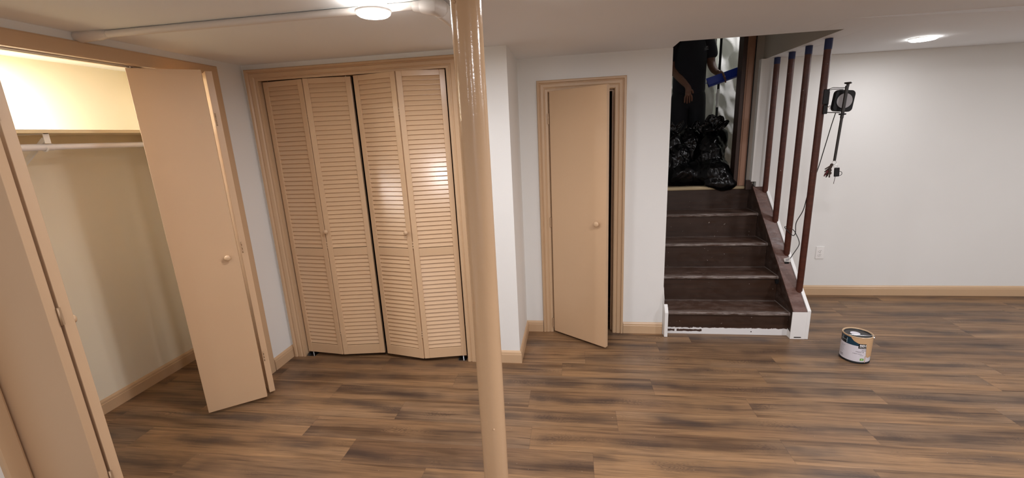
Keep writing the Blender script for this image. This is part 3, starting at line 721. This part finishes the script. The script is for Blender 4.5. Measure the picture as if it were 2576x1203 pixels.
# ------------------------------------------------------------------ work light clamped to the front baluster
wl = thing('work_light', 'black clamp-on work light fixed to the frontmost baluster', 'work light', (1.80, 3.36, 1.70))
Yw = 3.352
pc = Vector((1.8500, 3.372, 1.742)); al = radians(-5.5)
ux = Vector((cos(al), 0, sin(al))); uz = Vector((-sin(al), 0, cos(al)))
def rrect(w, h, r, n=6):
    out = []
    for sx, sy, a0_ in ((1, 1, 0), (-1, 1, 90), (-1, -1, 180), (1, -1, 270)):
        for i in range(n+1):
            a = radians(a0_+90*i/n); out.append((sx*(w/2-r)+r*cos(a), sy*(h/2-r)+r*sin(a)))
    return out
rr = rrect(.124, .142, .026)
MB().prism([pc+ux*a+uz*b for a, b in rr], (0, .035, 0)).build('lamp_housing', M['black'], wl, bevel=.003)
MB().lathe([(.054, 0), (.054, .003), (.050, .004)], pc+Vector((0, 0, 0)), (0, -1, 0), 36).build('disc_rim', M['black'], wl)
MB().lathe([(.050, 0), (.049, .0035), (.0003, .0045)], pc, (0, -1, 0), 36).build('grey_disc', M['greydisc'], wl)
rt, rb = Vector((1.8375, Yw-.012, 1.838)), Vector((1.819, Yw-.012, 1.338))
MB().tube([rt, rt.lerp(rb, .42), rt.lerp(rb, .425), rb], [.0105, .0105, .0085, .0085], 16).build('rod', M['blackrod'], wl)
MB().lathe([(.0003, -.004), (.021, -.004), (.023, .001), (.018, .006), (.009, .008), (.008, .022), (.010, .024), (.0003, .024)], rt+Vector((.004, 0, .018)), (0, 0, -1), 20).build('tightening_knob', M['blackrod'], wl)
q = rt.lerp(rb, .36); MB().tube([q, q-Vector((0, 0, .010))], .021, 20).build('collar', M['black'], wl)
MB().tube([(1.742, 3.385, 1.822), (1.762, 3.36, 1.832), (1.80, 3.35, 1.828), (1.832, 3.345, 1.826)], .0022, 8).build('bracket_wire', M['blackrod'], wl)
MB().tube([(1.742, 3.38, 1.815), (1.765, 3.37, 1.822), (1.80, 3.37, 1.820), (1.832, 3.365, 1.818)], .0022, 8).build('bracket_wire', M['blackrod'], wl)
MB().tube([(1.735, 3.385, 1.672), (1.77, 3.37, 1.668), (1.826, 3.36, 1.664)], .003, 8).build('bracket_wire', M['blackrod'], wl)
cl = MB(); cl.obox((1.735, 3.3795, 1.775), (.018, 0, 0), (0, .0055, 0), (0, 0, .050)); cl.obox((1.752, 3.400, 1.765), (.005, 0, 0), (0, .022, 0), (0, 0, .045)); cl.obox((1.738, 3.377, 1.69), (.014, 0, 0), (0, .006, 0), (0, 0, .030)); cl.build('clamp', M['black'], wl, bevel=.004)
MB().tube([(1.745, 3.37, 1.70), (1.757, 3.36, 1.715), (1.760, 3.36, 1.69)], .004, 8).build('clamp_lever', M['steel'], wl)
cord = [(1.806, 3.375, 1.665), (1.797, 3.39, 1.58), (1.780, 3.41, 1.42), (1.766, 3.438, 1.261), (1.738, 3.452, 1.14), (1.723, 3.452, 1.056), (1.732, 3.5, .955), (1.718, 3.55, .852), (1.740, 3.59, .765), (1.741, 3.61, .735), (1.733, 3.627, .734), (1.697, 3.635, .772), (1.694, 3.672, .790), (1.73, 3.694, .785), (1.758, 3.66, .765), (1.764, 3.625, .738), (1.775, 3.602, .700), (1.781, 3.6, .655), (1.745, 3.60, .58), (1.721, 3.6, .535), (1.694, 3.597, .522), (1.672, 3.585, .43), (1.650, 3.56, .385), (1.622, 3.55, .37)]
cdo = MB().tube(smooth_path(cord), .0030, 8).build('power_cord', M['cord'], wl)
MB().obox((1.703, 3.590, .534), (.022, 0, .007), (0, .0015, 0), (-.007, 0, .019)).build('cord_tag', M['tag'], cdo)
for k in range(3): MB().obox((1.703-.002*k, 3.588, .545-.009*k), (.014, 0, .0045), (0, .0006, 0), (-.0006, 0, .0016)).build('tag_print', M['ink'], cdo)
MB().obox((1.700, 3.594, .512), (.015, 0, 0), (0, .008, 0), (0, 0, .008)).build('cord_clip', M['black'], cdo)
MB().obox((1.623, 3.548, .366), (.012, 0, .004), (0, .009, 0), (-.004, 0, .014)).build('plug', M['black'], cdo)

# ------------------------------------------------------------------ bunch of keys hanging from the rod
ky = thing('key_bunch', 'bunch of keys with a black fob hanging from the work light rod', 'keys', (1.82, 3.34, 1.32))
def ring(c, r, t, axis=(0, 1, 0), n=24):
    c = Vector(c); a = Vector(axis).orthogonal().normalized(); b = Vector(axis).normalized().cross(a)
    return [c+(a*cos(2*pi*i/n)+b*sin(2*pi*i/n))*r for i in range(n+1)]
MB().tube(ring((1.819, Yw-.012, 1.325), .0125, .001, (.3, 1, .1)), .0011, 8).build('key_ring', M['steel'], ky)
MB().tube(ring((1.830, Yw-.014, 1.302), .012, .001, (.5, 1, 0)), .0010, 8).build('key_ring', M['steel'], ky)
def key(c, ang, L_, m=M['brass'], yo=0):
    c = Vector(c)+Vector((0, yo, 0)); d = Vector((sin(ang), 0, -cos(ang))); s_ = Vector((cos(ang), 0, sin(ang)))
    b = MB(); bow = [c+d*.010+(s_*cos(2*pi*i/14)*.0105+d*sin(2*pi*i/14)*.011) for i in range(14)]
    b.prism(bow, (0, .0022, 0)); b.obox(c+d*(.02+L_/2)+Vector((0, .0011, 0)), s_*.0035, (0, .0011, 0), d*L_/2)
    for i in range(4): b.obox(c+d*(.028+i*L_/5)+s_*.0042+Vector((0, .0011, 0)), s_*.0012, (0, .0011, 0), d*.0016)
    return b.build('key', m, ky)
for i, a in enumerate((-.95, -.75, -.58, -.40, -.25)): key((1.809-.002*i, 3.332, 1.316-.008*i), a, .040+.005*(i % 3), M['brass'], .005*i)
key((1.786, 3.330, 1.272), -.6, .028, M['red'], .002)
key((1.796, 3.330, 1.282), -.35, .034, M['brass'], -.002)
key((1.800, 3.330, 1.262), -.1, .020, M['brass'], .006)
MB().obox((1.841, 3.336, 1.258), (.016, 0, .001), (0, .006, 0), (-.002, 0, .031)).build('key_fob', M['black'], ky, bevel=.003)
MB().tube(ring((1.860, 3.336, 1.248), .015, .001, (.15, 1, 0)), .0018, 8).build('fob_loop', M['black'], ky)
MB().tube([(1.835, 3.334, 1.235), (1.829, 3.334, 1.176)], .0016, 8).build('key', M['brass'], ky)

# ------------------------------------------------------------------ bin bags on the landing
LZ = NZ(5)+.001
def blob(name, lobes, seed, subdiv=6, crumple=.016, floor=LZ, parent=None, lip=None):
    """one closed skin round several ellipsoid lobes, crumpled like thin plastic"""
    bm = bmesh.new(); bmesh.ops.create_icosphere(bm, subdivisions=subdiv, radius=1)
    c0 = Vector(lobes[0][0])
    for v in bm.verts:
        d = v.co.normalized(); best = 0; acc = 0
        for c_, r_ in lobes:
            o = c0-Vector(c_); A = sum((d[i]/r_[i])**2 for i in range(3)); B = 2*sum(o[i]*d[i]/r_[i]**2 for i in range(3)); D = sum((o[i]/r_[i])**2 for i in range(3))-1
            q_ = B*B-4*A*D
            if q_ > 0: t = (-B+sqrt(q_))/(2*A); acc += max(t, 0)**10
        best = acc**.1 if acc > 0 else .05
        p = c0+d*best
        s = Vector((seed*3.1, seed*1.7, seed))
        f = 0
        for k, (sc, am) in enumerate(((7, 1), (14, .55), (30, .25))):
            f += (1-2*abs(noise.noise((p+s)*sc)))*am
        p += d*(f-.6)*crumple
        # vertical gathers
        g_ = noise.noise(Vector((d.x*4+seed, d.y*4, d.z*1.2)))
        p += d*g_*crumple*.8
        if p.z < floor and (lip is None or p.y > lip): p.z = floor+(.002*noise.noise(p*40) if False else 0)
        v.co = p
    b = MB(); b.v = [v.co.copy() for v in bm.verts]; b.f = [[v.index for v in f.verts] for f in bm.faces]; b.m = [0]*len(b.f); b.smooth = [True]*len(b.f)
    bm.free()
    return b.build(name, M['bag'], parent, sharp=180)
def ear(c, d, L_, W_, nrm, parent, seed):
    c = Vector(c); d = Vector(d).normalized(); nrm = Vector(nrm); nrm = (nrm-d*nrm.dot(d)).normalized(); s_ = d.cross(nrm); vs = []; N, K = 12, 10
    for i in range(N+1):
        t = i/N; wd = W_*(sin(pi*min(1, t*.80+.14)))**.7
        for k in range(K+1):
            u_ = k/K*2-1; p = c+d*L_*t+s_*wd*u_+nrm*(.25*wd*(u_*u_)+.010*noise.noise(Vector((t*4+seed, u_*3, seed)))) ; vs.append(p)
    fs = [(i*(K+1)+k, i*(K+1)+k+1, (i+1)*(K+1)+k+1, (i+1)*(K+1)+k) for i in range(N) for k in range(K)]
    b = MB().add(vs, fs, 0, True); o = b.build('bag_tie', M['bag'], parent, sharp=180)
    so = o.modifiers.new('thick', 'SOLIDIFY'); so.thickness = .002; return o
g1 = thing('garbage_bag', 'shiny black garbage bag bulging over the top stair edge, tied on top', 'garbage bag', (1.31, 4.47, LZ), 'garbage bags on the landing')
blob('bag_body', [((1.31, 4.48, 1.31), (.145, .135, .24)), ((1.33, 4.42, 1.18), (.16, .165, .14)), ((1.40, 4.34, 1.12), (.09, .10, .10)), ((1.18, 4.46, 1.17), (.17, .12, .13)), ((1.385, 4.52, 1.47), (.105, .09, .13)), ((1.29, 4.50, 1.57), (.07, .06, .08)), ((1.37, 4.30, 1.09), (.14, .07, .06))], 3.3, 6, .011, LZ, g1, 4.272)
ear((1.315, 4.47, 1.60), (-.10, 0, 1), .12, .062, (0, -1, 0), g1, 1); ear((1.35, 4.46, 1.585), (.45, .1, 1), .13, .050, (0, -1, .2), g1, 2); ear((1.35, 4.46, 1.57), (1, 0, .75), .145, .032, (.1, -1, 0), g1, 3); ear((1.27, 4.47, 1.585), (-1, 0, .30), .075, .038, (0, -1, 0), g1, 4)
MB().tube(smooth_path([(1.26, 4.44, 1.565), (1.30, 4.41, 1.575), (1.345, 4.43, 1.57), (1.33, 4.50, 1.575), (1.27, 4.50, 1.57), (1.26, 4.44, 1.565)]), .013, 10).build('bag_knot', M['bag'], g1)
g2 = thing('garbage_bag', 'dull black garbage bag at the left side of the landing, half hidden by the wall', 'garbage bag', (.96, 4.48, LZ), 'garbage bags on the landing')
blob('bag_body', [((.98, 4.50, 1.28), (.17, .13, .23)), ((1.05, 4.45, 1.17), (.16, .13, .12)), ((.93, 4.51, 1.47), (.13, .10, .13))], 8.1, 6, .011, LZ, g2)
ear((.97, 4.47, 1.57), (.7, 0, .8), .14, .03, (0, -1, 0), g2, 6); ear((.97, 4.47, 1.57), (-.5, 0, 1), .12, .035, (0, -1, 0), g2, 7)
MB().tube(smooth_path([(.86, 4.36, 1.42), (.93, 4.36, 1.52), (1.02, 4.37, 1.58), (1.07, 4.38, 1.63)]), .007, 8).build('bag_tie', M['bag'], g2)
g3 = thing('garbage_bag', 'black garbage bag between the two others, in front of the person', 'garbage bag', (1.14, 4.70, LZ), 'garbage bags on the landing')
blob('bag_body', [((1.14, 4.56, 1.44), (.12, .08, .16)), ((1.17, 4.55, 1.36), (.13, .08, .16)), ((1.13, 4.56, 1.24), (.12, .08, .17))], 5.7, 6, .010, LZ, g3)
ear((1.17, 4.54, 1.58), (.45, 0, 1), .10, .035, (0, -1, 0), g3, 9)

# ------------------------------------------------------------------ upstairs: plastic sheets, pole
def curtain(name, x0, x1, z0, z1, y, amp, seed, label, diag=0, nx=70, nz=110):
    vs = []
    for j in range(nz+1):
        for i in range(nx+1):
            u, v = i/nx, j/nz; x = x0+(x1-x0)*u; z = z0+(z1-z0)*v
            p = Vector((x*3+z*diag, z*1.3-x*diag*.5, seed))
            yy = amp*noise.noise(p*1.5)+amp*.5*(1-2*abs(noise.noise(p*3.1+Vector((3, 1, 4)))))+amp*.32*(1-2*abs(noise.noise(Vector((p.x*2.2, p.z*9+p.x*3, seed)))))
            vs.append((x, y+yy, z))
    fs = [(j*(nx+1)+i, j*(nx+1)+i+1, (j+1)*(nx+1)+i+1, (j+1)*(nx+1)+i) for j in range(nz) for i in range(nx)]
    return tag(MB().add(vs, fs, 0, True).build(name, M['sheet'], sharp=180), label, 'plastic sheet')
curtain('plastic_sheet', 1.515, 2.10, LZ+.005, 3.3, 5.02, .05, 2.2, 'clear dust sheet hanging to the right of the black pole upstairs', 1.6)
curtain('plastic_sheet', .95, 1.475, LZ+.005, 2.30, 4.98, .07, 6.4, 'crumpled dust sheet hanging left of the black pole, behind the person', .8)
pl = thing('extension_pole', 'black and white upright pole clamping the dust sheets upstairs', 'pole', (1.495, 4.93, LZ))
MB().tube([(1.495, 4.93, LZ+.01), (1.495, 4.93, 1.80)], .0115, 14).build('lower_tube', M['black'], pl)
MB().tube([(1.495, 4.93, 1.80), (1.495, 4.93, 1.98)], .0150, 14).build('white_sleeve', M['white_plastic'], pl)
MB().tube([(1.495, 4.93, 1.98), (1.495, 4.93, 3.43)], .0125, 14).build('upper_tube', M['black'], pl)
MB().tube([(1.495, 4.93, LZ), (1.495, 4.93, LZ+.015)], .03, 14).build('foot', M['black'], pl)
struct(MB().box(1.462, 1.480, 5.02, 5.05, LZ, 3.3).build('trim_10', M['white_board']))

# ------------------------------------------------------------------ person on the landing
per = thing('person', 'person in navy T-shirt holding a blue strip at the top of the stairs', 'person', (1.17, 4.80, LZ))
PO = Vector((0, 0, 0))
def skinned(name, pts, edges, radii, m, parent, root=0, sub=2):
    off = Vector((0, 0, 0)); q = parent
    while q is not None: off += q.location; q = q.parent
    me = bpy.data.meshes.new(name); me.from_pydata([Vector(p)-off for p in pts], edges, []); me.materials.append(m)
    o = bpy.data.objects.new(name, me); C.objects.link(o); o.parent = parent
    sk = o.modifiers.new('skin', 'SKIN'); sk.use_smooth_shade = True
    for i, r in enumerate(radii):
        sv = me.skin_vertices[0].data[i]; sv.radius = r if isinstance(r, tuple) else (r, r); sv.use_root = (i == root)
    ss = o.modifiers.new('sub', 'SUBSURF'); ss.levels = sub; ss.render_levels = sub
    return o
yP = 4.80
pts = [(1.17, yP, 2.00), (1.17, yP, 2.18), (1.17, yP+.01, 2.36), (1.17, yP+.01, 2.47), (1.17, yP, 2.565), (1.17, yP-.01, 2.63), (1.17, yP-.02, 2.70), (1.17, yP-.02, 2.77),
       (1.08, yP, 2.465), (1.01, yP, 2.45), (.99, yP+.01, 2.30), (1.00, yP, 2.19), (1.065, yP-.07, 2.09), (1.125, yP-.15, 2.00),      # right arm to wrist 13
       (1.26, yP, 2.465), (1.33, yP, 2.45), (1.365, yP+.01, 2.32), (1.372, yP, 2.215), (1.375, yP-.09, 2.15), (1.385, yP-.18, 2.105),  # left arm to wrist 19
       (1.09, yP, 1.95), (1.085, yP, 1.56), (1.085, yP+.01, 1.15), (1.085, yP-.08, LZ+.045),
       (1.25, yP, 1.95), (1.255, yP, 1.56), (1.255, yP+.01, 1.15), (1.255, yP-.08, LZ+.045)]
edg = [(0, 1), (1, 2), (2, 3), (3, 4), (4, 5), (5, 6), (6, 7), (3, 8), (8, 9), (9, 10), (10, 11), (11, 12), (12, 13), (3, 14), (14, 15), (15, 16), (16, 17), (17, 18), (18, 19),
       (0, 20), (20, 21), (21, 22), (22, 23), (0, 24), (24, 25), (25, 26), (26, 27)]
rad = [(.13, .10), (.125, .095), (.14, .10), (.11, .085), .052, (.062, .07), (.076, .092), (.062, .075),
       .058, .055, .046, .042, .038, .027, .058, .055, .046, .042, .037, .027,
       .082, .058, .038, .035, .082, .058, .038, .035]
# hands: palm and five fingers each
def hand(wr, palm_dir, side, curl, base_i, thumb):
    """palm_dir along the hand, side across the knuckles, curl towards the palm"""
    wr, pd, sd, cu = Vector(wr), Vector(palm_dir).normalized(), Vector(side).normalized(), Vector(curl).normalized()
    k = len(pts); pts.append(tuple(wr+pd*.035)); rad.append((.030, .018)); edg.append((base_i, k))
    k2 = len(pts); pts.append(tuple(wr+pd*.070)); rad.append((.034, .015)); edg.append((k, k2))
    for f, (so, ln) in enumerate(((-.030, .070), (-.010, .080), (.010, .075), (.030, .060))):
        a = len(pts); pts.append(tuple(wr+pd*.092+sd*so)); rad.append(.0100); edg.append((k2, a))
        b_ = len(pts); pts.append(tuple(wr+pd*(.092+ln*.48)+sd*so*1.12+cu*.012)); rad.append(.0088); edg.append((a, b_))
        c_ = len(pts); pts.append(tuple(wr+pd*(.092+ln*.88)+sd*so*1.15+cu*.034)); rad.append(.0075); edg.append((b_, c_))
    a = len(pts); pts.append(tuple(wr+pd*.040+sd*thumb*.040+cu*.012)); rad.append(.0125); edg.append((k, a))
    b_ = len(pts); pts.append(tuple(wr+pd*.072+sd*thumb*.050+cu*.028)); rad.append(.0095); edg.append((a, b_))
hand((1.125, yP-.15, 2.00), (.05, -.18, -1), (1, 0, .05), (.1, .9, .0), 13, 1)
hand((1.385, yP-.18, 2.105), (.12, -.75, -.20), (.35, .1, -.9), (.1, -.1, -1), 19, -1)
body = skinned('body', pts, edg, rad, M['skin'], per)
# head details (the head is above the stair opening)
hd = Vector((1.17, yP-.02, 2.705))
MB().lathe([(.0005, .098), (.045, .090), (.075, .062), (.087, .025), (.088, -.01), (.082, -.035), (.080, -.045)], hd+Vector((0, .016, .012)), n=28).build('hair', M['hair'], per)
for sx in (-1, 1):
    MB().lathe([(.0003, -.011), (.008, -.008), (.011, 0), (.008, .008), (.0003, .011)], hd+Vector((sx*.031, -.086, 0)), (0, -1, 0), 14).build('eye', M['eye'], per)
    MB().lathe([(.006, -.006), (.017, -.003), (.020, .002), (.012, .007), (.0003, .007)], hd+Vector((sx*.082, 0, -.005)), (sx, -.3, 0), 14).build('ear', M['skin'], per)
MB().add([hd+Vector(v) for v in ((0, -.088, .012), (-.015, -.088, -.035), (.015, -.088, -.035), (0, -.116, -.032), (0, -.085, -.042))], [(0, 1, 3), (0, 3, 2), (1, 4, 3), (3, 4, 2), (0, 2, 4, 1)], 0, True).build('nose', M['skin'], per)
MB().lathe([(.0003, -.003), (.018, -.002), (.021, 0), (.018, .003), (.0003, .004)], hd+Vector((0, -.083, -.057)), (0, -1, .1), 16).build('mouth', mat('lips', srgb(120, 70, 62), .5), per)
# shirt and trousers
sp_ = [(1.17, yP, 1.86), (1.17, yP, 2.02), (1.17, yP, 2.20), (1.17, yP+.01, 2.37), (1.17, yP+.01, 2.475), (1.17, yP, 2.545),
       (1.08, yP, 2.47), (1.005, yP, 2.455), (.985, yP+.01, 2.33), (.985, yP+.005, 2.235), (1.26, yP, 2.47), (1.335, yP, 2.455), (1.368, yP+.01, 2.33), (1.375, yP+.005, 2.255)]
se_ = [(0, 1), (1, 2), (2, 3), (3, 4), (4, 5), (4, 6), (6, 7), (7, 8), (8, 9), (4, 10), (10, 11), (11, 12), (12, 13)]
sr_ = [(.178, .125), (.172, .125), (.172, .122), (.182, .125), (.13, .10), .062, .075, .072, .066, .070, .075, .072, .066, .070]
skinned('shirt', sp_, se_, sr_, M['shirt'], per)
tp_ = [(1.17, yP, 2.03), (1.17, yP, 1.93), (1.085, yP, 1.86), (1.082, yP, 1.56), (1.083, yP+.01, 1.30), (1.083, yP, 1.11), (1.255, yP, 1.86), (1.258, yP, 1.56), (1.257, yP+.01, 1.30), (1.257, yP, 1.11)]
skinned('trousers', tp_, [(0, 1), (1, 2), (2, 3), (3, 4), (4, 5), (1, 6), (6, 7), (7, 8), (8, 9)], [(.15, .11), (.155, .11), .100, .090, .080, .075, .100, .090, .080, .075], M['trousers'], per)
for x in (1.085, 1.255):
    skinned('shoe', [(x, yP+.05, LZ+.045), (x, yP-.02, LZ+.045), (x, yP-.12, LZ+.038), (x, yP-.19, LZ+.032)], [(0, 1), (1, 2), (2, 3)], [(.036, .042), (.04, .044), (.042, .036), (.034, .026)], M['shoe'], per)
MB().obox((1.285, yP-.1305, 2.345), (.016, 0, .002), (0, .001, 0), (0, 0, .0018)).obox((1.286, yP-.1305, 2.332), (.018, 0, .002), (0, .001, 0), (0, 0, .0018)).obox((1.287, yP-.1305, 2.358), (.010, 0, .002), (0, .001, 0), (0, 0, .003)).build('chest_print', M['print'], per)

# ------------------------------------------------------------------ blue strip held by the person
bs = Vector((1.262, 4.50, 2.010)); be = Vector((1.80, 4.50, 2.175)); d_ = (be-bs).normalized(); n_ = Vector((-d_.z, 0, d_.x))
pr = [(-.044, 0), (.042, 0), (.042, .012), (.038, .012), (.038, .003), (-.034, .003), (-.026, -.024), (-.031, -.026), (-.044, -.002)]
sb = MB().prism([bs+n_*a+Vector((0, b_, 0)) for a, b_ in pr], be-bs)
sb.tube([bs+n_*.0, bs-d_*.018+n_*.004], .003, 8)
tag(sb.build('blue_plastic_strip', M['blueplastic']), 'long blue plastic strip held up by the person on the landing', 'plastic strip')
